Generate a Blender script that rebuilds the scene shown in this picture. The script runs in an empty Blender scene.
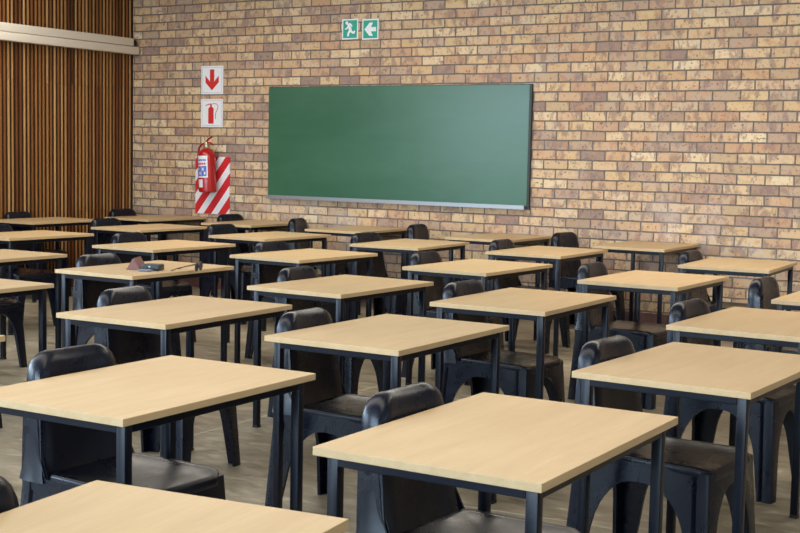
import bpy, bmesh, math, random
from mathutils import Vector, Matrix
random.seed(7)
SC = bpy.context.scene
COL = SC.collection

# ------------------------------------------------------------------ camera
R_AX = Vector((0.8528398, 0.5217829, 0.0201728))
U_AX = Vector((-0.0626244, 0.0638516, 0.9959925))
F_AX = Vector((-0.5184038, 0.8506854, -0.0871315))
cam_d = bpy.data.cameras.new('camera')
cam_d.sensor_width = 36.0
cam_d.lens = 57.988
cam_d.clip_start = 0.05
cam = bpy.data.objects.new('camera', cam_d)
COL.objects.link(cam)
M = Matrix((R_AX, U_AX, -F_AX)).transposed().to_4x4()
M.translation = Vector((0, 0, 1.4327))
cam.matrix_world = M
SC.camera = cam
cam_d.dof.use_dof = True
cam_d.dof.focus_distance = 6.0
cam_d.dof.aperture_fstop = 20.0

# ------------------------------------------------------------------ world and lights
world = bpy.data.worlds.new('sky')
SC.world = world
world.use_nodes = True
wn = world.node_tree
bg = wn.nodes['Background']
sky = wn.nodes.new('ShaderNodeTexSky')
sky.sky_type = 'NISHITA'
sky.sun_disc = False
sky.sun_elevation = math.radians(48)
sky.sun_rotation = math.radians(150)
wn.links.new(sky.outputs['Color'], bg.inputs['Color'])
bg.inputs['Strength'].default_value = 0.25

def area(name, loc, direction, sx, sy, power, color):
    d = bpy.data.lights.new(name, 'AREA')
    d.shape = 'RECTANGLE'
    d.size, d.size_y = sx, sy
    d.energy = power
    d.color = color
    o = bpy.data.objects.new(name, d)
    COL.objects.link(o)
    o.location = loc
    o.rotation_euler = Vector(direction).to_track_quat('-Z', 'Y').to_euler()
    return o
# daylight entering by the window openings (left wall, rear wall, right wall)
area('daylight_left', (-9.36, 0.6, 2.05), (1, 0, -0.12), 7.0, 1.7, 360, (0.62, 0.80, 1.0))
area('daylight_rear', (-3.4, -4.36, 2.05), (0, 1, -0.12), 9.0, 1.7, 680, (0.62, 0.80, 1.0))
area('daylight_right', (5.66, 3.4, 2.05), (-1, 0, -0.12), 10.6, 1.7, 4, (0.8, 0.9, 1.0))
# two broad unseen area lights added under the ceiling for more top light
area('ceiling_fill_near', (-4.0, 2.6, 3.27), (0, 0, -1), 10.5, 1.6, 135, (1.0, 0.93, 0.82))
area('ceiling_fill_far', (-4.2, 7.6, 3.27), (0, 0, -1), 10.5, 1.6, 215, (1.0, 0.93, 0.82))

SC.view_settings.view_transform = 'Standard'
SC.view_settings.look = 'None'
SC.view_settings.gamma = 1.0
SC.view_settings.use_curve_mapping = False
SC.view_settings.exposure = 0.26

# ------------------------------------------------------------------ materials
def new_mat(name, color, rough=0.5, metal=0.0, spec=0.5):
    m = bpy.data.materials.new(name)
    m.use_nodes = True
    b = m.node_tree.nodes['Principled BSDF']
    b.inputs['Base Color'].default_value = (*color, 1)
    b.inputs['Roughness'].default_value = rough
    b.inputs['Metallic'].default_value = metal
    b.inputs['Specular IOR Level'].default_value = spec
    return m

def N(m, typ, **kw):
    n = m.node_tree.nodes.new(typ)
    for k, v in kw.items():
        setattr(n, k, v)
    return n
def L(m, a, b):
    m.node_tree.links.new(a, b)
def bsdf(m):
    return m.node_tree.nodes['Principled BSDF']
def ramp(m, stops, interp='LINEAR'):
    r = N(m, 'ShaderNodeValToRGB')
    cr = r.color_ramp
    cr.interpolation = interp
    while len(cr.elements) > 1:
        cr.elements.remove(cr.elements[-1])
    cr.elements[0].position = stops[0][0]
    cr.elements[0].color = (*stops[0][1], 1)
    for p_, c_ in stops[1:]:
        e = cr.elements.new(p_)
        e.color = (*c_, 1)
    return r
def mathn(m, op, a, b=None, clamp=False):
    n = N(m, 'ShaderNodeMath', operation=op)
    n.use_clamp = clamp
    for i, v in enumerate((a, b)):
        if v is None:
            continue
        if isinstance(v, (int, float)):
            n.inputs[i].default_value = v
        else:
            L(m, v, n.inputs[i])
    return n.outputs[0]
def mix(m, fac, a, b, blend='MIX'):
    n = N(m, 'ShaderNodeMix', data_type='RGBA', blend_type=blend)
    for sock, v in ((n.inputs[0], fac), (n.inputs[6], a), (n.inputs[7], b)):
        if isinstance(v, (int, float)):
            sock.default_value = v
        elif isinstance(v, tuple):
            sock.default_value = (*v, 1)
        else:
            L(m, v, sock)
    return n.outputs[2]
def noise(m, vec, scale, detail=4, rough=0.55, dist=0.0):
    n = N(m, 'ShaderNodeTexNoise')
    n.inputs['Scale'].default_value = scale
    n.inputs['Detail'].default_value = detail
    n.inputs['Roughness'].default_value = rough
    n.inputs['Distortion'].default_value = dist
    if vec is not None:
        L(m, vec, n.inputs['Vector'])
    return n.outputs['Fac']
def bump(m, height, strength=0.3, dist=0.01):
    b = N(m, 'ShaderNodeBump')
    b.inputs['Strength'].default_value = strength
    b.inputs['Distance'].default_value = dist
    L(m, height, b.inputs['Height'])
    L(m, b.outputs['Normal'], bsdf(m).inputs['Normal'])
def mapping(m, vec, scale=(1, 1, 1), loc=(0, 0, 0), rot=(0, 0, 0)):
    n = N(m, 'ShaderNodeMapping')
    n.inputs['Scale'].default_value = scale
    n.inputs['Location'].default_value = loc
    n.inputs['Rotation'].default_value = rot
    L(m, vec, n.inputs['Vector'])
    return n.outputs[0]

def brick_material(name, along, a0, z0):
    """face brick in stretcher bond; along = 0 for a wall running in x, 1 in y"""
    m = new_mat(name, (0.5, 0.4, 0.3), 0.82, spec=0.3)
    g = N(m, 'ShaderNodeNewGeometry')
    s = N(m, 'ShaderNodeSeparateXYZ')
    L(m, g.outputs['Position'], s.inputs[0])
    c = N(m, 'ShaderNodeCombineXYZ')
    # gentle irregularity of the laid bricks
    w = noise(m, g.outputs['Position'], 5.0, 2)
    wob = mathn(m, 'MULTIPLY', mathn(m, 'SUBTRACT', w, 0.5), 0.012)
    L(m, mathn(m, 'ADD', mathn(m, 'SUBTRACT', s.outputs[along], a0), wob), c.inputs[0])
    L(m, mathn(m, 'ADD', mathn(m, 'SUBTRACT', s.outputs[2], z0), wob), c.inputs[1])
    def br(c1, c2, mort):
        b = N(m, 'ShaderNodeTexBrick')
        b.offset = 0.5; b.offset_frequency = 2; b.squash = 1.0
        L(m, c.outputs[0], b.inputs['Vector'])
        b.inputs['Color1'].default_value = (*c1, 1)
        b.inputs['Color2'].default_value = (*c2, 1)
        b.inputs['Mortar'].default_value = (*mort, 1)
        b.inputs['Scale'].default_value = 1.0
        b.inputs['Mortar Size'].default_value = 0.0070
        b.inputs['Mortar Smooth'].default_value = 0.25
        b.inputs['Bias'].default_value = 0.0
        b.inputs['Brick Width'].default_value = 0.2300
        b.inputs['Row Height'].default_value = 0.0843
        return b
    b = br((0, 0, 0), (1, 1, 1), (0.5, 0.5, 0.5))
    rnd = b.outputs['Color']
    body = ramp(m, [(0.0, (0.67, 0.48, 0.27)), (0.10, (0.57, 0.37, 0.21)), (0.20, (0.73, 0.56, 0.34)), (0.29, (0.47, 0.335, 0.25)),
                    (0.36, (0.54, 0.37, 0.24)), (0.44, (0.66, 0.48, 0.26)), (0.52, (0.31, 0.215, 0.18)),
                    (0.60, (0.67, 0.49, 0.30)), (0.74, (0.54, 0.33, 0.20)), (0.84, (0.77, 0.62, 0.40)),
                    (0.92, (0.36, 0.24, 0.18)), (1.0, (0.68, 0.51, 0.29))])
    L(m, rnd, body.inputs[0])
    # per-brick offset of the noise so each brick's fire marks stop at its joints
    off = N(m, 'ShaderNodeVectorMath', operation='SCALE')
    L(m, rnd, off.inputs[0]); off.inputs['Scale'].default_value = 37.0
    pos = N(m, 'ShaderNodeVectorMath', operation='ADD')
    L(m, c.outputs[0], pos.inputs[0]); L(m, off.outputs[0], pos.inputs[1])
    n1 = noise(m, mapping(m, pos.outputs[0], scale=(1.5, 0.8, 1)), 9.0, 4, 0.65, 0.3)
    r1 = ramp(m, [(0.50, (0, 0, 0)), (0.60, (1, 1, 1))]); L(m, n1, r1.inputs[0])
    col = mix(m, mathn(m, 'MULTIPLY', r1.outputs[0], 0.66), body.outputs[0], (0.25, 0.165, 0.155))
    n2 = noise(m, mapping(m, pos.outputs[0], loc=(5, 3, 1)), 18.0, 3, 0.6)
    r2 = ramp(m, [(0.52, (0, 0, 0)), (0.68, (1, 1, 1))]); L(m, n2, r2.inputs[0])
    col = mix(m, mathn(m, 'MULTIPLY', r2.outputs[0], 0.6), col, (0.58, 0.29, 0.15))
    n3 = noise(m, mapping(m, pos.outputs[0], loc=(1, 8, 2)), 42.0, 2, 0.5)
    r3 = ramp(m, [(0.625, (0, 0, 0)), (0.68, (1, 1, 1))]); L(m, n3, r3.inputs[0])
    col = mix(m, mathn(m, 'MULTIPLY', r3.outputs[0], 0.75), col, (0.16, 0.11, 0.09))
    # mortar
    mn = noise(m, g.outputs['Position'], 40.0, 3)
    mr = ramp(m, [(0.3, (0.125, 0.10, 0.085)), (0.7, (0.205, 0.17, 0.145))]); L(m, mn, mr.inputs[0])
    col = mix(m, b.outputs['Fac'], col, mr.outputs[0])
    # pale lime bloom in loose patches
    e = noise(m, mapping(m, g.outputs['Position'], scale=(1.0, 1.0, 1.3)), 1.5, 6, 0.62, 0.6)
    er = ramp(m, [(0.56, (0, 0, 0)), (0.74, (1, 1, 1))]); L(m, e, er.inputs[0])
    low = N(m, 'ShaderNodeMapRange'); L(m, s.outputs[2], low.inputs[0])
    low.inputs[1].default_value = 2.3; low.inputs[2].default_value = 0.7
    low.inputs[3].default_value = 0.08; low.inputs[4].default_value = 0.6
    col = mix(m, mathn(m, 'MULTIPLY', er.outputs[0], low.outputs[0], True), col, (0.62, 0.54, 0.50))
    L(m, col, bsdf(m).inputs['Base Color'])
    h = mathn(m, 'SUBTRACT', mathn(m, 'MULTIPLY', n3, 0.15), b.outputs['Fac'])
    bump(m, h, 0.7, 0.006)
    return m

BRICK = brick_material('face_brick', 0, -7.958 - 0.007, 0.986 - 0.0843 * 20)
BRICK_Y = brick_material('face_brick_side', 1, 0.0, 0.986 - 0.0843 * 20)

def mat_slats():
    m = new_mat('varnished_slats', (0.3, 0.15, 0.06), 0.42, spec=0.4)
    g = N(m, 'ShaderNodeNewGeometry')
    a = N(m, 'ShaderNodeAttribute'); a.attribute_name = 'tone'
    n1 = noise(m, mapping(m, g.outputs['Position'], scale=(4, 30, 1.2)), 3.0, 5, 0.6, 0.3)
    t = mathn(m, 'ADD', mathn(m, 'MULTIPLY', a.outputs['Fac'], 0.75), mathn(m, 'MULTIPLY', n1, 0.4))
    r = ramp(m, [(0.24, (0.030, 0.011, 0.004)), (0.30, (0.12, 0.040, 0.014)), (0.46, (0.22, 0.080, 0.022)), (0.68, (0.34, 0.155, 0.045)), (0.98, (0.60, 0.35, 0.14))])
    L(m, t, r.inputs[0])
    L(m, r.outputs[0], bsdf(m).inputs['Base Color'])
    bump(m, n1, 0.15, 0.002)
    return m
SLAT = mat_slats()

def mat_floor():
    m = new_mat('worn_screed', (0.2, 0.17, 0.13), 0.4, spec=0.45)
    g = N(m, 'ShaderNodeNewGeometry')
    P = g.outputs['Position']
    n1 = noise(m, P, 1.6, 7, 0.62, 0.5)
    n2 = noise(m, mapping(m, P, scale=(1, 2.4, 1), rot=(0, 0, 0.3)), 6.0, 6, 0.65, 0.8)
    n3 = noise(m, P, 60.0, 2, 0.5)
    r = ramp(m, [(0.34, (0.095, 0.078, 0.050)), (0.45, (0.225, 0.188, 0.128)), (0.54, (0.30, 0.255, 0.18)), (0.66, (0.54, 0.48, 0.37))])
    L(m, mathn(m, 'ADD', mathn(m, 'MULTIPLY', n1, 0.4), mathn(m, 'MULTIPLY', n2, 0.6)), r.inputs[0])
    sp = ramp(m, [(0.66, (0, 0, 0)), (0.74, (1, 1, 1))]); L(m, n3, sp.inputs[0])
    col = mix(m, mathn(m, 'MULTIPLY', sp.outputs[0], 0.35), r.outputs[0], (0.45, 0.41, 0.34))
    L(m, col, bsdf(m).inputs['Base Color'])
    rr = N(m, 'ShaderNodeMapRange'); L(m, n2, rr.inputs[0])
    rr.inputs[3].default_value = 0.22; rr.inputs[4].default_value = 0.55
    L(m, rr.outputs[0], bsdf(m).inputs['Roughness'])
    bump(m, n2, 0.12, 0.004)
    return m
FLOOR = mat_floor()

def mat_top():
    m = new_mat('beech_laminate', (0.6, 0.4, 0.2), 0.36, spec=0.4)
    tc = N(m, 'ShaderNodeTexCoord'); oi = N(m, 'ShaderNodeObjectInfo')
    off = N(m, 'ShaderNodeVectorMath', operation='SCALE')
    cc = N(m, 'ShaderNodeCombineXYZ')
    for i in range(3): L(m, oi.outputs['Random'], cc.inputs[i])
    L(m, cc.outputs[0], off.inputs[0]); off.inputs['Scale'].default_value = 23.0
    ad = N(m, 'ShaderNodeVectorMath', operation='ADD')
    L(m, tc.outputs['Object'], ad.inputs[0]); L(m, off.outputs[0], ad.inputs[1])
    n1 = noise(m, mapping(m, ad.outputs[0], scale=(9, 0.9, 9)), 2.2, 5, 0.6, 0.6)
    n2 = noise(m, mapping(m, ad.outputs[0], scale=(60, 5, 60)), 2.5, 3, 0.6)
    t = mathn(m, 'ADD', mathn(m, 'MULTIPLY', n1, 0.7), mathn(m, 'MULTIPLY', n2, 0.3))
    r = ramp(m, [(0.3, (0.50, 0.34, 0.18)), (0.5, (0.555, 0.39, 0.205)), (0.7, (0.61, 0.44, 0.25))])
    L(m, t, r.inputs[0])
    L(m, r.outputs[0], bsdf(m).inputs['Base Color'])
    bump(m, n2, 0.03, 0.001)
    return m
TOP = mat_top()

def mat_plastic():
    m = new_mat('black_moulded_plastic', (0.012, 0.015, 0.024), 0.34, spec=0.36)
    tc = N(m, 'ShaderNodeTexCoord')
    oi = N(m, 'ShaderNodeObjectInfo')
    ad = N(m, 'ShaderNodeVectorMath', operation='ADD')
    L(m, tc.outputs['Object'], ad.inputs[0]); L(m, oi.outputs['Random'], ad.inputs[1])
    n1 = noise(m, ad.outputs[0], 7.0, 5, 0.65, 0.4)
    rr = N(m, 'ShaderNodeMapRange'); L(m, n1, rr.inputs[0])
    rr.inputs[1].default_value = 0.3; rr.inputs[2].default_value = 0.7
    rr.inputs[3].default_value = 0.20; rr.inputs[4].default_value = 0.40
    L(m, rr.outputs[0], bsdf(m).inputs['Roughness'])
    r = ramp(m, [(0.35, (0.0015, 0.0035, 0.011)), (0.78, (0.004, 0.006, 0.014))])
    L(m, n1, r.inputs[0]); L(m, r.outputs[0], bsdf(m).inputs['Base Color'])
    n2 = noise(m, tc.outputs['Object'], 160.0, 2, 0.5)
    bump(m, n2, 0.05, 0.001)
    return m
PLASTIC = mat_plastic()
STEEL = new_mat('black_painted_steel', (0.0015, 0.0035, 0.010), 0.34, spec=0.30)
FOOT = new_mat('black_rubber', (0.008, 0.008, 0.009), 0.7)
CREAM = new_mat('cream_enamel', (0.80, 0.75, 0.66), 0.45)
DARK = new_mat('dark_recess', (0.012, 0.01, 0.009), 0.8)
def mat_board():
    m = new_mat('green_chalkboard', (0.04, 0.13, 0.075), 0.34, spec=0.55)
    g = N(m, 'ShaderNodeNewGeometry')
    n1 = noise(m, mapping(m, g.outputs['Position'], scale=(0.6, 1, 1.8)), 2.0, 6, 0.6, 0.5)
    r = ramp(m, [(0.35, (0.030, 0.112, 0.062)), (0.7, (0.042, 0.135, 0.078))])
    L(m, n1, r.inputs[0]); L(m, r.outputs[0], bsdf(m).inputs['Base Color'])
    rr = N(m, 'ShaderNodeMapRange'); L(m, n1, rr.inputs[0])
    rr.inputs[3].default_value = 0.26; rr.inputs[4].default_value = 0.36
    L(m, rr.outputs[0], bsdf(m).inputs['Roughness'])
    return m
BOARD = mat_board()
ALU = new_mat('brushed_aluminium', (0.36, 0.38, 0.40), 0.42, metal=0.7)
FRAME = new_mat('dark_green_trim', (0.02, 0.03, 0.028), 0.5)
WHITE = new_mat('white_sign_plastic', (0.82, 0.83, 0.86), 0.4)
SGREY = new_mat('sign_border_grey', (0.50, 0.50, 0.54), 0.5)
SRED = new_mat('sign_red', (0.62, 0.025, 0.022), 0.45)
SGREEN = new_mat('sign_green', (0.0, 0.36, 0.24), 0.4)
RED = new_mat('red_cylinder_paint', (0.42, 0.010, 0.012), 0.25, spec=0.6)
HOSE = new_mat('red_brown_rubber', (0.28, 0.012, 0.012), 0.4)
BRASS = new_mat('valve_brass', (0.55, 0.47, 0.28), 0.3, metal=0.8)
LBLUE = new_mat('label_blue', (0.09, 0.14, 0.50), 0.45)
LRED = new_mat('label_red', (0.60, 0.05, 0.04), 0.45)
LWHITE = new_mat('label_white', (0.78, 0.79, 0.83), 0.4)
LEATHER = new_mat('tan_pink_leather', (0.20, 0.085, 0.072), 0.5)
BLACKL = new_mat('black_leather', (0.018, 0.02, 0.028), 0.4)
GREYP = new_mat('grey_plastic', (0.13, 0.14, 0.17), 0.35)
BROWNF = new_mat('brown_acetate', (0.10, 0.04, 0.015), 0.25)
LENS = new_mat('tinted_lens', (0.05, 0.055, 0.06), 0.08, spec=0.8)
PLASTER = new_mat('painted_plaster', (0.45, 0.43, 0.39), 0.8)
WINF = new_mat('window_paint', (0.55, 0.54, 0.5), 0.5)
def mat_tile():
    m = new_mat('red_quarry_tile', (0.16, 0.06, 0.045), 0.45)
    g = N(m, 'ShaderNodeNewGeometry')
    n1 = noise(m, g.outputs['Position'], 5.0, 5, 0.6)
    r = ramp(m, [(0.3, (0.10, 0.04, 0.035)), (0.7, (0.20, 0.095, 0.075))])
    L(m, n1, r.inputs[0]); L(m, r.outputs[0], bsdf(m).inputs['Base Color'])
    return m
TILE = mat_tile()
CHALK = new_mat('pale_screed_line', (0.46, 0.42, 0.34), 0.6)
def mat_hazard():
    m = new_mat('hazard_stripes', (0.8, 0.8, 0.8), 0.4)
    tc = N(m, 'ShaderNodeTexCoord'); s = N(m, 'ShaderNodeSeparateXYZ')
    L(m, tc.outputs['Object'], s.inputs[0])
    t = mathn(m, 'SUBTRACT', mathn(m, 'SUBTRACT', s.outputs[0], 0.112), mathn(m, 'DIVIDE', s.outputs[2], 1.24))
    t = mathn(m, 'FRACT', mathn(m, 'DIVIDE', t, 0.188))
    f = mathn(m, 'LESS_THAN', t, 0.54)
    L(m, mix(m, f, (0.80, 0.80, 0.84), (0.62, 0.022, 0.03)), bsdf(m).inputs['Base Color'])
    return m
HAZ = mat_hazard()

# ------------------------------------------------------------------ mesh helpers
def link(name, bm, mat, parent=None, smooth=False, loc=None):
    bmesh.ops.recalc_face_normals(bm, faces=bm.faces[:])
    me = bpy.data.meshes.new(name)
    bm.to_mesh(me); bm.free()
    if smooth:
        for p_ in me.polygons: p_.use_smooth = True
        me.set_sharp_from_angle(angle=math.radians(smooth if smooth > 1 else 40))
    me.materials.append(mat)
    o = bpy.data.objects.new(name, me)
    COL.objects.link(o)
    if parent: o.parent = parent
    if loc: o.location = loc
    return o
def box(bm, x0, x1, y0, y1, z0, z1, bev=0.0):
    vs = [bm.verts.new((x, y, z)) for x in (x0, x1) for y in (y0, y1) for z in (z0, z1)]
    fs = [(0, 1, 3, 2), (4, 6, 7, 5), (0, 4, 5, 1), (2, 3, 7, 6), (0, 2, 6, 4), (1, 5, 7, 3)]
    faces = [bm.faces.new([vs[i] for i in f]) for f in fs]
    if bev > 0:
        edges = {e for f in faces for e in f.edges}
        bmesh.ops.bevel(bm, geom=list(edges), offset=bev, segments=2, affect='EDGES', profile=0.5)
    return vs
def prism(bm, pts, y0, y1):
    """polygon in xz extruded over y"""
    a = [bm.verts.new((x, y0, z)) for x, z in pts]
    b = [bm.verts.new((x, y1, z)) for x, z in pts]
    bm.faces.new(a); bm.faces.new(b[::-1])
    n = len(pts)
    for i in range(n):
        bm.faces.new((a[i], b[i], b[(i + 1) % n], a[(i + 1) % n]))
def loft(bm, rings, cap0=True, cap1=True, closed=True):
    vr = [[bm.verts.new(p_) for p_ in r] for r in rings]
    n = len(rings[0])
    for a, b in zip(vr[:-1], vr[1:]):
        for i in range(n if closed else n - 1):
            j = (i + 1) % n
            bm.faces.new((a[i], a[j], b[j], b[i]))
    if cap0: bm.faces.new(vr[0][::-1])
    if cap1: bm.faces.new(vr[-1])
    return vr
def tube(bm, pts, r, seg=10, radii=None):
    pts = [Vector(p_) for p_ in pts]
    rings = []
    prev = None
    for i, p_ in enumerate(pts):
        t = (pts[min(i + 1, len(pts) - 1)] - pts[max(i - 1, 0)]).normalized()
        if prev is None:
            ref = Vector((0, 0, 1)) if abs(t.z) < 0.9 else Vector((1, 0, 0))
            nrm = t.cross(ref).normalized()
        else:
            nrm = (prev - t * prev.dot(t)).normalized()
        prev = nrm
        bi = t.cross(nrm)
        rr = radii[i] if radii else r
        rings.append([p_ + (nrm * math.cos(a) + bi * math.sin(a)) * rr for a in [2 * math.pi * k / seg for k in range(seg)]])
    loft(bm, rings)
def lathe(bm, prof, cx=0, cy=0, seg=28):
    rings = [[(cx + r * math.cos(2 * math.pi * k / seg), cy + r * math.sin(2 * math.pi * k / seg), z) for k in range(seg)] for r, z in prof]
    loft(bm, rings)
def empty(name, loc=(0, 0, 0), rz=0.0):
    o = bpy.data.objects.new(name, None)
    o.empty_display_size = 0.1
    COL.objects.link(o)
    o.location = loc; o.rotation_euler = (0, 0, rz)
    return o
def tag(o, label, cat, group=None):
    o['label'] = label; o['category'] = cat
    if group: o['group'] = group
    return o
def struct(o):
    o['kind'] = 'structure'
    return o
def copy_tree(o, parent=None):
    c = o.copy(); COL.objects.link(c)
    if parent: c.parent = parent
    for ch in list(o.children):
        copy_tree(ch, c)
    return c

# ------------------------------------------------------------------ room
X0, X1, Y0, Y1, ZC = -9.725, 5.60, -4.30, 10.371, 3.30
bm = bmesh.new(); box(bm, X0 - .25, X1 + .25, Y0 - .25, Y1 + .25, -0.12, 0.0)
struct(link('floor', bm, FLOOR))
bm = bmesh.new(); box(bm, X0 - .25, X1 + .25, Y0 - .25, Y1 + .25, ZC, ZC + 0.12)
struct(link('ceiling', bm, PLASTER))
bm = bmesh.new(); box(bm, X0 - .25, X1 + .25, Y1, Y1 + 0.25, 0, ZC)
struct(link('wall_back', bm, BRICK))
# left wall: brick with window openings in its nearer part, slat cladding beyond
def wall_with_windows(name, mat, fixed, spans, along, lo, hi, z0=1.2, z1=2.9, t=0.25, sgn=-1):
    bm = bmesh.new()
    a, b = (fixed, fixed + sgn * t) if sgn > 0 else (fixed + sgn * t, fixed)
    def put(u0, u1, za, zb):
        if u1 - u0 < 1e-4: return
        if along == 'y': box(bm, a, b, u0, u1, za, zb)
        else: box(bm, u0, u1, a, b, za, zb)
    put(lo, hi, 0, z0); put(lo, hi, z1, ZC)
    cur = lo
    for s0, s1 in spans:
        put(cur, s0, z0, z1); cur = s1
    put(cur, hi, z0, z1)
    return struct(link(name, bm, mat))
L_SP = [(-2.9, -0.7), (-0.5, 1.7), (1.9, 4.1)]
R_SP = [(-1.9, 0.4), (0.8, 3.1), (3.5, 5.8), (6.2, 8.7)]
B_SP = [(-7.3, -4.4), (-4.2, -1.3), (-1.1, 1.8)]
wall_with_windows('wall_left', BRICK_Y, X0, L_SP, 'y', Y0, Y1, sgn=-1)
wall_with_windows('wall_right', BRICK_Y, X1, R_SP, 'y', Y0, Y1, sgn=1)
wall_with_windows('wall_front', PLASTER, Y0, B_SP, 'x', X0 - .25, X1 + .25, sgn=-1)
wi = 0
def window(fixed, s0, s1, along, sgn):
    global wi
    wi += 1
    bm = bmesh.new()
    d0, d1 = sorted((fixed + sgn * 0.08, fixed + sgn * 0.03))
    def bar(u0, u1, za, zb):
        if along == 'y': box(bm, d0, d1, u0, u1, za, zb)
        else: box(bm, u0, u1, d0, d1, za, zb)
    z0, z1, w = 1.2, 2.9, 0.05
    bar(s0, s1, z0, z0 + w); bar(s0, s1, z1 - w, z1)
    for u in (s0, (s0 + s1) / 2 - w / 2, s1 - w): bar(u, u + w, z0 + w, z1 - w)
    struct(link('window_%d' % wi, bm, WINF))
for s0, s1 in L_SP: window(X0, s0, s1, 'y', -1)
for s0, s1 in R_SP: window(X1, s0, s1, 'y', 1)
for s0, s1 in B_SP: window(Y0, s0, s1, 'x', -1)

# slat cladding on the left wall: one mesh, individually proportioned slats
bm = bmesh.new()
tone = bm.verts.layers.float.new('tone')
SLY0 = 4.9
def tbox(x0, x1, y0, y1, z0, z1, t):
    for v in box(bm, x0, x1, y0, y1, z0, z1): v[tone] = t
CL = X0 + 0.002
tbox(CL, CL + 0.012, SLY0, Y1 - 0.002, 0.0, ZC, 0.0)
y = SLY0; k = 0
seams = (9.44, 10.13, 8.75, 8.06, 7.37, 6.68, 5.99, 5.3)
while y < Y1 - 0.045:
    w = random.uniform(0.015, 0.018)
    near = min(abs(y - s) for s in seams)
    t = random.choice((0.85, 0.75, 1.0, 0.9, 0.8, 0.6)) if k % 2 == 0 else random.choice((0.65, 0.85, 0.6, 0.72, 0.78))
    if near < 0.05: t = random.uniform(0.15, 0.28)
    elif random.random() < 0.12: t = random.uniform(0.35, 0.5)
    d = 0.020 + random.uniform(0, 0.003)
    zz = [0.0, 0.78 + random.uniform(-.01, .01), 2.06 + random.uniform(-.02, .02), ZC]
    for za, zb in zip(zz[:-1], zz[1:]):
        tbox(CL + 0.010, CL + d, y, y + w, za, zb - 0.0015, min(1, max(0, t + random.uniform(-.1, .1))))
    y += 0.0492 + random.uniform(-0.002, 0.002); k += 1
clad = struct(link('trim_1', bm, SLAT))
# skirting of red tiles along the brick wall
def tiled_skirt(name, u0, u1, z1, mk):
    bm = bmesh.new(); u = u0
    while u < u1 - 0.01:
        v = min(u + 0.298, u1)
        mk(bm, u + 0.001, v - 0.001, z1)
        u += 0.30
    return struct(link(name, bm, TILE))
tiled_skirt('baseboard_back', X0 + 0.06, X1 - 0.02, 0.13, lambda bm, a, b, z: box(bm, a, b, Y1 - 0.014, Y1 - 0.0005, 0, z, 0.002))
tiled_skirt('baseboard_right', Y0, Y1 - 0.02, 0.13, lambda bm, a, b, z: box(bm, X1 - 0.014, X1 - 0.0005, a, b, 0, z, 0.002))
# thin pale joint lines in the screed
random.seed(3)
def floor_line(name, pts, w=0.006):
    bm = bmesh.new()
    for (xa, ya), (xb, yb) in zip(pts[:-1], pts[1:]):
        a, b = Vector((xa, ya, 0)), Vector((xb, yb, 0))
        n = (b - a).normalized().cross(Vector((0, 0, 1))) * w * random.uniform(0.5, 1.2)
        q = [bm.verts.new(v) for v in (a - n, b - n, b + n, a + n)]
        r = bmesh.ops.extrude_face_region(bm, geom=[bm.faces.new(q)])
        for v in r['geom']:
            if isinstance(v, bmesh.types.BMVert): v.co.z += 0.0006
    return struct(link(name, bm, CHALK))
floor_line('trim_2', [(-4.21, 4.0), (-4.201, 4.94), (-4.200, 5.57), (-4.20, 6.7), (-4.20, 7.9), (-4.198, 9.087), (-4.175, 9.644), (-4.17, 10.35)])
floor_line('trim_3', [(-2.804, 4.536), (-2.145, 4.598), (-1.993, 4.616), (-1.384, 4.627), (-0.6, 4.66)])

# ------------------------------------------------------------------ cream trunking along the slatted wall
t = empty('cable_trunking', (-9.677, 0, 0))
bm = bmesh.new(); box(bm, 0, 0.078, 4.95, 10.262, 2.509, 2.589, 0.004); link('upper_channel', bm, CREAM, t, smooth=30)
bm = bmesh.new(); box(bm, 0, 0.085, 4.95, 10.338, 2.424, 2.503, 0.004); link('lower_channel', bm, CREAM, t, smooth=30)
bm = bmesh.new(); box(bm, 0, 0.062, 10.263, 10.320, 2.514, 2.572, 0.004)
e = link('end_connector', bm, DARK, t); e['label'] = 'dark open cable end'
tag(t, 'long cream double cable trunking running along the slatted wood wall', 'trunking')

# ------------------------------------------------------------------ chalkboard
t = empty('chalkboard', (-7.872, Y1, 0.962))
W, Hh = 2.892, 1.107
bm = bmesh.new(); box(bm, 0.006, W - 0.022, -0.032, -0.004, 0.03, Hh - 0.006, 0.001)
link('writing_panel', bm, BOARD, t)
bm = bmesh.new()
box(bm, 0, W, -0.027, -0.002, Hh - 0.0055, Hh)
box(bm, 0, 0.0055, -0.027, -0.002, 0.03, Hh - 0.006)
box(bm, W - 0.0215, W, -0.031, -0.002, 0.0, Hh - 0.006)
link('edge_frame', bm, FRAME, t)['label'] = 'thin dark edge frame'
bm = bmesh.new()
prism(bm, [(0, 0), (W - 0.03, 0), (W - 0.03, 0.028), (0, 0.028)], -0.060, -0.003)
box(bm, 0, W - 0.03, -0.066, -0.0605, 0.0, 0.036)
link('chalk_tray', bm, ALU, t)['label'] = 'pale metal chalk tray'
tag(t, 'wide green chalkboard with pale metal tray mounted on the brick wall', 'chalkboard')

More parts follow.
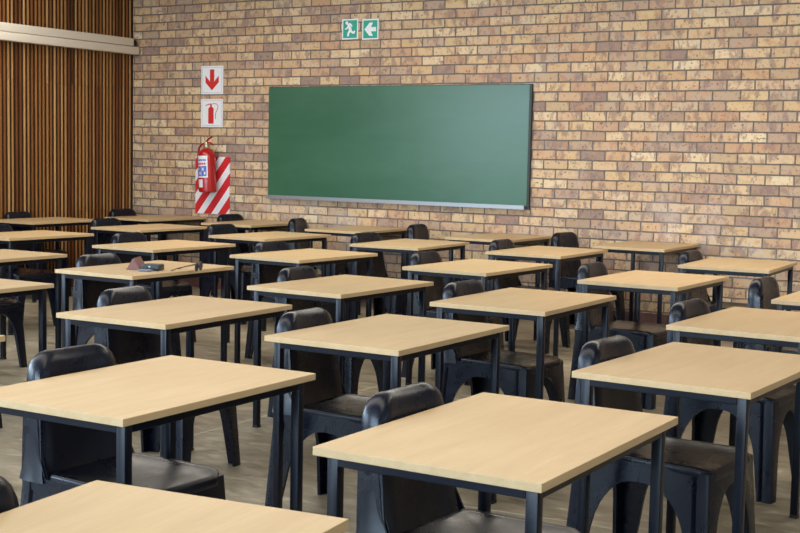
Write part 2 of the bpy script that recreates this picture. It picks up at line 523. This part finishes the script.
# ------------------------------------------------------------------ signs
def sign(name, x0, x1, z0, z1, label, cat='sign'):
    o = empty(name, (x0, Y1, z0))
    bm = bmesh.new(); box(bm, 0, x1 - x0, -0.008, -0.001, 0, z1 - z0, 0.001)
    link('plate', bm, WHITE, o)
    return tag(o, label, cat)
def line_border(o, w, h, m_, mat, t=0.004):
    bm = bmesh.new()
    y0, y1 = -0.0088, -0.0079
    box(bm, m_, w - m_, y0, y1, m_, m_ + t); box(bm, m_, w - m_, y0, y1, h - m_ - t, h - m_)
    box(bm, m_, m_ + t, y0, y1, m_ + t, h - m_ - t); box(bm, w - m_ - t, w - m_, y0, y1, m_ + t, h - m_ - t)
    return link('border', bm, mat, o)
def poly(name, o, pts, mat, y0=-0.0092, y1=-0.0079):
    bm = bmesh.new()
    for pp in pts: prism(bm, pp, y0, y1)
    return link(name, bm, mat, o)
# down arrow
w = 0.288; h = 0.288
s = sign('arrow_sign', -8.762, -8.762 + w, 2.003, 2.003 + h, 'square white sign with red down arrow, topmost on the wall above the extinguisher')
line_border(s, w, h, 0.014, SGREY)
poly('arrow', s, [[(0.117, 0.252), (0.117, 0.128), (0.058, 0.188), (0.058, 0.120), (0.144, 0.040), (0.232, 0.120), (0.232, 0.188), (0.172, 0.128), (0.172, 0.252)]], SRED)
# extinguisher pictogram
s = sign('extinguisher_sign', -8.764, -8.764 + w, 1.666, 1.666 + h, 'square white sign with red extinguisher pictogram, below the red down arrow sign')
line_border(s, w, h, 0.014, SGREY)
bm = bmesh.new()
prism(bm, [(0.100, 0.036), (0.170, 0.036), (0.170, 0.188), (0.162, 0.200), (0.148, 0.206), (0.122, 0.206), (0.108, 0.200), (0.100, 0.188)], -0.0092, -0.0079)
prism(bm, [(0.122, 0.2065), (0.148, 0.2065), (0.146, 0.232), (0.125, 0.232)], -0.0092, -0.0079)
prism(bm, [(0.142, 0.2325), (0.136, 0.2425), (0.090, 0.236), (0.060, 0.222), (0.062, 0.216), (0.094, 0.226), (0.126, 0.2325)], -0.0092, -0.0079)
link('pictogram', bm, SRED, s)
bm = bmesh.new()
tube(bm, [(0.150, -0.0085, 0.236), (0.18, -0.0085, 0.243), (0.212, -0.0085, 0.236), (0.228, -0.0085, 0.215), (0.216, -0.0085, 0.178), (0.198, -0.0085, 0.145), (0.192, -0.0085, 0.085)], 0.0035, 6)
link('hose_line', bm, SRED, s)
# green exit signs
w = 0.182; h = 0.192
s = sign('running_person_sign', -7.018, -7.018 + w, 2.512, 2.512 + h, 'green sign with white running figure, left of the green arrow sign')
poly('green_field', s, [[(0.012, 0.012), (w - 0.012, 0.012), (w - 0.012, h - 0.012), (0.012, h - 0.012)]], SGREEN, -0.0088, -0.0079)
bm = bmesh.new()
cx, cz, rr = 0.054, 0.155, 0.0155
prism(bm, [(cx + rr * math.cos(a * math.pi / 8), cz + rr * math.sin(a * math.pi / 8)) for a in range(16)], -0.0100, -0.0087)
prism(bm, [(0.062, 0.142), (0.088, 0.156), (0.112, 0.140), (0.118, 0.118), (0.108, 0.116), (0.102, 0.130), (0.093, 0.136), (0.106, 0.108), (0.112, 0.082),
           (0.130, 0.072), (0.142, 0.084), (0.152, 0.074), (0.142, 0.052), (0.120, 0.052), (0.094, 0.070), (0.084, 0.052), (0.078, 0.030), (0.058, 0.030), (0.062, 0.056), (0.078, 0.086), (0.072, 0.110), (0.056, 0.094), (0.034, 0.094), (0.034, 0.104), (0.050, 0.108), (0.060, 0.124)], -0.0100, -0.0087)
link('running_figure', bm, WHITE, s)
s = sign('exit_arrow_sign', -6.788, -6.788 + w, 2.504, 2.504 + h, 'green sign with white arrow pointing left, right of the running figure sign')
poly('green_field', s, [[(0.012, 0.012), (w - 0.012, 0.012), (w - 0.012, h - 0.012), (0.012, h - 0.012)]], SGREEN, -0.0088, -0.0079)
poly('arrow', s, [[(0.026, 0.096), (0.082, 0.158), (0.122, 0.158), (0.098, 0.116), (0.156, 0.116), (0.156, 0.076), (0.098, 0.076), (0.122, 0.034), (0.082, 0.034)]], WHITE, -0.0100, -0.0087)
# hazard panel
bm = bmesh.new(); box(bm, 0, 0.452, -0.012, -0.001, 0, 0.590, 0.001)
o = link('striped_panel', bm, HAZ, None, loc=(-8.828, Y1, 0.774))
tag(o, 'red and white diagonally striped backing board behind the fire extinguisher', 'panel')

# ------------------------------------------------------------------ fire extinguisher
ex = empty('fire_extinguisher', (-8.566, Y1 - 0.125, 1.0))
ex.scale = (0.93, 0.93, 1.0)
ex.rotation_euler = (0, math.radians(-2.5), 0)
bm = bmesh.new()
lathe(bm, [(0.080, 0.0), (0.094, 0.008), (0.096, 0.03), (0.096, 0.36), (0.090, 0.395), (0.070, 0.425), (0.040, 0.445), (0.026, 0.452)], seg=36)
cyl = link('cylinder_body', bm, RED, ex, smooth=50)
bm = bmesh.new()
lathe(bm, [(0.024, 0.452), (0.026, 0.462), (0.026, 0.485), (0.018, 0.492), (0.018, 0.512)], seg=20)
box(bm, -0.03, 0.03, -0.012, 0.012, 0.488, 0.510, 0.003)
link('valve', bm, BRASS, ex, smooth=40)
bm = bmesh.new()
tube(bm, [(0.0, 0, 0.512), (0.02, -0.01, 0.528), (0.07, -0.03, 0.548), (0.115, -0.045, 0.560)], 0.010, 8)
link('handle', bm, RED, ex, smooth=50)['label'] = 'red carrying handle'
bm = bmesh.new()
tube(bm, [(0.0, 0, 0.500), (0.04, -0.015, 0.506), (0.09, -0.03, 0.500), (0.12, -0.035, 0.480)], 0.008, 8)
link('trigger', bm, RED, ex, smooth=50)
bm = bmesh.new()
tube(bm, [(-0.02, 0, 0.498), (-0.06, -0.01, 0.490), (-0.098, -0.01, 0.455), (-0.115, -0.01, 0.39), (-0.112, -0.01, 0.28), (-0.108, -0.01, 0.16), (-0.106, -0.01, 0.08)], 0.011, 10)
hz = link('hose', bm, HOSE, ex, smooth=50)
bm = bmesh.new()
tube(bm, [(-0.106, -0.01, 0.095), (-0.106, -0.01, 0.03), (-0.106, -0.01, 0.01)], 0.0135, 10, radii=[0.0135, 0.0135, 0.010])
link('nozzle', bm, DARK, hz, smooth=50)
def wrap(name, a0, a1, z0, z1, mat, par, r=0.0972, th=0.0008):
    bm = bmesh.new(); rings = []
    nn = 14
    for i in range(nn + 1):
        a = math.radians(a0 + (a1 - a0) * i / nn)
        c_, s_ = math.cos(a), math.sin(a)
        rings.append([(r * c_, r * s_, z0), ((r + th) * c_, (r + th) * s_, z0), ((r + th) * c_, (r + th) * s_, z1), (r * c_, r * s_, z1)])
    loft(bm, rings)
    return link(name, bm, mat, par, smooth=30)
lab = wrap('label', -136, -47, 0.150, 0.372, LWHITE, cyl, 0.0962)
for a0 in (-127, -115, -103, -91, -79, -67):
    wrap('lettering', a0, a0 + 9, 0.318, 0.338, LBLUE, lab)
for a0 in (-127, -113, -99, -85, -71):
    wrap('lettering', a0, a0 + 11, 0.280, 0.303, LRED, lab)
wrap('blue_panel', -129, -93, 0.165, 0.268, LBLUE, lab)
wrap('blue_panel', -90, -55, 0.165, 0.268, LBLUE, lab)
for a0, z0 in ((-124, 0.225), (-108, 0.180), (-84, 0.222), (-72, 0.182)):
    wrap('pictogram', a0, a0 + 10, z0, z0 + 0.028, LWHITE, lab, 0.0982)
wrap('inspection_tag', -126, -84, 0.052, 0.132, LWHITE, cyl, 0.0962)
bm = bmesh.new()
box(bm, -0.03, 0.03, 0.0955, 0.112, 0.25, 0.40, 0.002)
link('wall_bracket', bm, DARK, ex)
tag(ex, 'red fire extinguisher with white label hung on the brick wall', 'fire extinguisher')

# ------------------------------------------------------------------ desk
TW, TD = 0.594, 0.872
def make_desk():
    root = empty('school_desk')
    bm = bmesh.new(); box(bm, -TW / 2, TW / 2, -TD / 2, TD / 2, 0.719, 0.740, 0.0015)
    link('desk_top', bm, TOP, root)
    bm = bmesh.new()
    ix, iy, q = TW / 2 - 0.022, TD / 2 - 0.030, 0.030
    z0, z1 = 0.692, 0.7185
    box(bm, -ix + q, ix - q, -iy, -iy + 0.025, z0, z1, 0.002)
    box(bm, -ix + q, ix - q, iy - 0.025, iy, z0, z1, 0.002)
    box(bm, -ix, -ix + 0.025, -iy + q, iy - q, z0, z1, 0.002)
    box(bm, ix - 0.025, ix, -iy + q, iy - q, z0, z1, 0.002)
    link('frame', bm, STEEL, root)
    for sx in (-1, 1):
        for sy in (-1, 1):
            bm = bmesh.new()
            xa, xb = sorted((sx * ix, sx * (ix - q))); ya, yb = sorted((sy * iy, sy * (iy - q)))
            box(bm, xa, xb, ya, yb, 0.012, 0.7185, 0.003)
            lg = link('leg', bm, STEEL, root, smooth=30)
            bm = bmesh.new()
            box(bm, xa - .001, xb + .001, ya - .001, yb + .001, 0.0, 0.0118, 0.002)
            link('foot_cap', bm, FOOT, lg)
    return root

# ------------------------------------------------------------------ chair (faces +x, origin on the floor under the top edge of its back)
def make_chair():
    root = empty('plastic_chair')
    # --- backrest: shell leaning back, wrapped sides
    def back_ring(z, hw, xf, th, curve):
        pts = []
        n = 12
        for i in range(n + 1):                         # front face, left to right
            u = -1 + 2 * i / n
            x = xf + curve * (abs(u) ** 2.2)
            if abs(u) > 0.84: x -= 0.010 * ((abs(u) - 0.84) / 0.16) ** 2
            pts.append((x, hw * u, z))
        yv = hw + 0.004
        pts.append((xf - th * 0.30, yv, z)); pts.append((xf - th * 0.75, yv, z)); pts.append((xf - th, yv - 0.010, z))
        for i in range(5):
            u = 0.8 - 1.6 * i / 4
            pts.append((xf - th * (0.75), hw * u, z))
        pts.append((xf - th, -yv + 0.010, z)); pts.append((xf - th * 0.75, -yv, z)); pts.append((xf - th * 0.30, -yv, z))
        return pts
    prof = [(0.415, 0.200, 0.072, 0.112), (0.445, 0.194, 0.058, 0.098), (0.50, 0.190, 0.044, 0.086), (0.57, 0.187, 0.033, 0.077), (0.64, 0.185, 0.024, 0.071), (0.70, 0.182, 0.018, 0.067),
            (0.742, 0.176, 0.013, 0.063), (0.768, 0.166, 0.007, 0.055), (0.784, 0.153, 0.000, 0.045), (0.795, 0.136, -0.009, 0.031), (0.800, 0.116, -0.018, 0.014)]
    bm = bmesh.new()
    loft(bm, [back_ring(0.415 + (z - 0.415) * 1.005, hw - 0.018 * min(1, (z - 0.415) / 0.2), xf + 0.006, th, 0.010) for z, hw, xf, th in prof])
    link('backrest', bm, PLASTIC, root, smooth=60)
    # --- seat: dished top with rolled edges
    bm = bmesh.new()
    def outline(x0, x1, hb, hf, r, n=6):
        out = []
        cs = [(x1 - r, hf - r, 0), (x0 + r * .5, hb - r * .5, 90), (x0 + r * .5, -hb + r * .5, 180), (x1 - r, -hf + r, 270)]
        for k, (cx_, cy_, a0) in enumerate(cs):
            rr_ = r if k in (0, 3) else r * .5
            for i in range(n + 1):
                a = math.radians(a0 + 90 * i / n)
                out.append((cx_ + rr_ * math.cos(a), cy_ + rr_ * math.sin(a)))
        return out
    def ring(sc, z, dz=0.0):
        o_ = outline(0.075, 0.467, 0.185, 0.195, 0.055)
        cx_ = 0.271
        res = []
        for x, yy in o_:
            xx, y2 = cx_ + (x - cx_) * sc, yy * sc
            drop = -0.020 * max(0, (xx - 0.402) / 0.07) ** 2 if xx > 0.402 else 0
            res.append((xx, y2, z + drop))
        return res
    rings = [ring(0.93, 0.414), ring(0.990, 0.414), ring(1.0, 0.420), ring(1.003, 0.432), ring(0.992, 0.441), ring(0.965, 0.445), ring(0.90, 0.441), ring(0.6, 0.434), ring(0.25, 0.431)]
    loft(bm, rings)
    link('seat', bm, PLASTIC, root, smooth=60)
    # --- legs: corner shells whose arms flare into arches beneath the seat
    def leg(front, sy):
        bm = bmesh.new()
        sx = 1 if front else -1
        rings = []
        levels = [0.0, 0.05, 0.12, 0.19, 0.23, 0.265, 0.295, 0.32, 0.338, 0.350, 0.358, 0.3625, 0.365, 0.427]
        for z in levels:
            t_ = min(1.0, z / 0.427)
            if front:
                ox = 0.484 - 0.020 * t_
            else:
                ox = -0.052 + 0.024 * t_
            oy = sy * (0.225 - 0.033 * t_)
            if not front: oy -= sy * 0.0007
            if sy > 0: ox -= sx * 0.0007
            q = min(1.0, max(0.0, (z - 0.19) / 0.175))
            fl = 1 - max(0, 1 - q ** 2.3) ** (1 / 2.3)
            b_side = 0.066 + (0.040 if front else 0.060) * t_
            b_frnt = 0.054 + 0.030 * t_
            a_side = b_side + (0.2475 - b_side) * fl
            a_frnt = b_frnt + (abs(oy) + 0.001 - b_frnt) * fl
            th = 0.014
            ix = -sx; iy = -1 if sy > 0 else 1
            c = 0.012
            pts = [(ox + ix * a_side, oy), (ox + ix * 0.060, oy), (ox + ix * 0.051, oy + iy * 0.010), (ox + ix * 0.042, oy), (ox + ix * c, oy), (ox + ix * c * .3, oy + iy * c * .3), (ox, oy + iy * c),
                   (ox, oy + iy * a_frnt), (ox + ix * th, oy + iy * a_frnt), (ox + ix * th, oy + iy * th), (ox + ix * a_side, oy + iy * th)]
            rings.append([(x, yy, z) for x, yy in pts])
        loft(bm, rings)
        return link('leg', bm, PLASTIC, root, smooth=35)
    for fr in (True, False):
        for sy in (-1, 1): leg(fr, sy)
    # rear uprights joining the back's side walls to the rear legs
    for sy in (-1, 1):
        bm = bmesh.new()
        rings = []
        for z, xr, xf in ((0.385, -0.030, 0.11), (0.44, -0.034, 0.080), (0.50, -0.038, 0.052), (0.60, -0.040, 0.032), (0.68, -0.042, 0.022)):
            hw = min(0.1905, 0.197 - (z - 0.385) * 0.105)
            rings.append([(xr, sy * hw, z), (xf, sy * hw, z), (xf, sy * (hw - 0.02), z), (xr, sy * (hw - 0.02), z)])
        loft(bm, rings)
        bmesh.ops.bevel(bm, geom=[e for e in bm.edges if abs(e.verts[0].co.z - e.verts[1].co.z) > 0.02], offset=0.006, segments=2, affect='EDGES')
        link('side_rail', bm, PLASTIC, root, smooth=50)
    return root

ORD = ['leftmost', 'second from left', 'third from left', 'fourth from left', 'fifth from left', 'rightmost']
ROWN = ['row against the brick wall', 'second row from the brick wall', 'third row from the brick wall',
        'fourth row from the brick wall', 'fifth row from the brick wall', 'second row from the camera', 'row nearest the camera']
# rows of desks, from the brick wall towards the camera: (desk x, y, degrees), (chair x, y, degrees)
ROWS = [
    [((-8.960, 9.915, -1.0), (-9.500, 10.00, -8)), ((-7.715, 9.915, 1.0), (-8.110, 10.060, -8)), ((-6.495, 9.905, 1.5), (-7.215, 9.97, 12)), ((-5.040, 9.915, 0.1), (-5.915, 10.019, 4)), ((-3.707, 9.914, 0.8), (-4.454, 9.984, -10)), ],
    [((-9.272, 8.716, 0.0), (-9.611, 8.688, 0)), ((-7.868, 8.631, -1.5), (-8.295, 8.520, -6)), ((-6.475, 8.556, -2.4), (-7.045, 8.624, -8)), ((-5.159, 8.624, 2.5), (-5.560, 8.611, -7)), ((-4.023, 8.706, 0.3), (-4.402, 8.721, 0)), ((-2.563, 8.617, 2.9), (-2.914, 8.69, -2)), ],
    [((-7.830, 7.158, -0.8), (-8.170, 7.151, 0)), ((-6.338, 7.109, -1.6), (-6.765, 7.194, -4)), ((-5.105, 7.135, -2.7), (-5.440, 7.218, -8)), ((-3.795, 7.190, -2.0), (-4.205, 7.241, 0)), ((-2.622, 7.165, -0.8), (-3.022, 7.21, -1)), ((-1.460, 6.910, 0.0), (-1.930, 7.00, -3)), ],
    [((-6.484, 5.563, 0.0), (-6.868, 5.614, 1)), ((-5.165, 5.635, -0.2), (-5.518, 5.611, -2)), ((-3.795, 5.651, -1.4), (-4.141, 5.734, 2)), ((-2.728, 5.669, 0.7), (-3.070, 5.68, -3)), ((-1.528, 5.596, -1.5), (-1.873, 5.61, -5)), ],
    [((-5.179, 4.208, 0.5), (-5.562, 4.259, 0)), ((-3.728, 4.271, 1.1), (-4.090, 4.330, 4)), ((-2.641, 4.284, 0.1), (-2.982, 4.19, 2)), ((-1.361, 4.258, -2.2), (-1.697, 4.215, -5)), ],
    [((-3.962, 2.811, 0.0), (-4.345, 2.861, 0)), ((-2.597, 2.848, 0.7), (-2.975, 2.915, -2)), ((-1.433, 2.892, 0.3), (-1.770, 2.960, -2)), ],
    [((-1.568, 1.535, 6.5), (-1.938, 1.580, 5)), ],
]
desk0 = make_desk(); chair0 = make_chair()
first = True
for r, row in enumerate(ROWS):
    n = len(row)
    for c, (dk, ch) in enumerate(row):
        where = ('rightmost' if c == n - 1 else ORD[c]) if n > 1 else ''
        d = desk0 if first else copy_tree(desk0)
        k = chair0 if first else copy_tree(chair0)
        first = False
        d.location = (dk[0], dk[1], 0); d.rotation_euler = (0, 0, math.radians(dk[2]))
        k.location = (ch[0], ch[1], 0); k.rotation_euler = (0, 0, math.radians(ch[2]))
        if n > 1:
            dl = 'beech-topped black-framed desk, %s in the %s' % (where, ROWN[r])
            kl = 'black plastic chair at the %s desk, %s' % (where, ROWN[r])
        else:
            dl = 'beech-topped desk nearest the camera, cut off at the bottom left'
            kl = 'black plastic chair cut off at the bottom left corner, nearest the camera'
        if r == 3 and c == 1:
            dl = 'beech-topped desk with spectacles and small cases lying on it'
            kl = 'black plastic chair tucked behind the desk with spectacles on it'
        tag(d, dl, 'desk', 'beech-topped school desks'); tag(k, kl, 'chair', 'black plastic school chairs')

# ------------------------------------------------------------------ things on the desk
ZT = 0.7402
o = empty('folding_glasses_case', (-5.150, 5.530, ZT), math.radians(28))
bm = bmesh.new()
# triangular prism with softly bevelled edges
pts = [(-0.042, 0.0), (0.042, 0.0), (0.004, 0.066), (-0.004, 0.066)]
prism(bm, pts, -0.070, 0.070)
bmesh.ops.bevel(bm, geom=bm.edges[:], offset=0.003, segments=2, affect='EDGES')
link('case_shell', bm, LEATHER, o, smooth=40)
bm = bmesh.new()
prism(bm, [(0.0425, 0.003), (0.0445, 0.004), (0.006, 0.0695), (0.003, 0.0685)], -0.066, 0.066)
link('closing_flap', bm, LEATHER, o)
tag(o, 'pinkish brown triangular spectacle case standing on a desk', 'case')
o = empty('black_pouch', (-5.030, 5.535, ZT), math.radians(18))
bm = bmesh.new(); box(bm, -0.055, 0.055, -0.045, 0.045, 0.0, 0.036, 0.009); link('pouch_body', bm, BLACKL, o, smooth=50)
bm = bmesh.new(); box(bm, -0.035, 0.0565, -0.0475, -0.0452, 0.012, 0.038, 0.001); link('flap', bm, BLACKL, o)
bm = bmesh.new(); box(bm, -0.004, 0.008, -0.0500, -0.0477, 0.019, 0.029, 0.001); link('stud', bm, ALU, o)['label'] = 'shiny metal stud'
tag(o, 'small black leather pouch with a shiny stud beside the triangular case', 'pouch')
o = empty('key_fob', (-5.000, 5.455, ZT), math.radians(12))
bm = bmesh.new(); box(bm, -0.048, 0.030, -0.020, 0.020, 0.0, 0.012, 0.004); link('fob_body', bm, GREYP, o, smooth=50)
bm = bmesh.new()
tube(bm, [(0.042 + 0.014 * math.cos(a * math.pi / 6), 0.014 * math.sin(a * math.pi / 6), 0.0025) for a in range(13)], 0.0018, 6)
link('ring', bm, ALU, o, smooth=50)
tag(o, 'flat dark grey key fob lying in front of the black pouch', 'key fob')
# spectacles standing on their rims, temples stretched back over the desk
o = empty('spectacles', (-4.800, 5.672, ZT), math.radians(112))
bm = bmesh.new()
for s_ in (-1, 1):
    tube(bm, [(s_ * 0.036 + 0.025 * math.cos(a * math.pi / 10), 0.0 + 0.004, 0.027 + 0.023 * math.sin(a * math.pi / 10)) for a in range(21)], 0.0038, 8)
tube(bm, [(-0.012, 0.004, 0.036), (0, 0.001, 0.040), (0.012, 0.004, 0.036)], 0.003, 8)
link('frame', bm, BLACKL, o, smooth=60)
for s_ in (-1, 1):
    bm = bmesh.new()
    prism(bm, [(s_ * 0.036 + 0.0225 * math.cos(a * math.pi / 10), 0.027 + 0.0205 * math.sin(a * math.pi / 10)) for a in range(20)], 0.003, 0.005)
    link('lens', bm, LENS, o)
for s_ in (-1, 1):
    bm = bmesh.new()
    tube(bm, [(s_ * 0.064, 0.006, 0.042), (s_ * 0.066, 0.06, 0.030), (s_ * 0.065, 0.11, 0.018), (s_ * 0.060, 0.135, 0.007), (s_ * 0.055, 0.150, 0.0035)], 0.003, 8)
    link('temple', bm, BROWNF, o, smooth=60)
tag(o, 'dark-rimmed spectacles with brown temples lying open on a desk', 'spectacles')
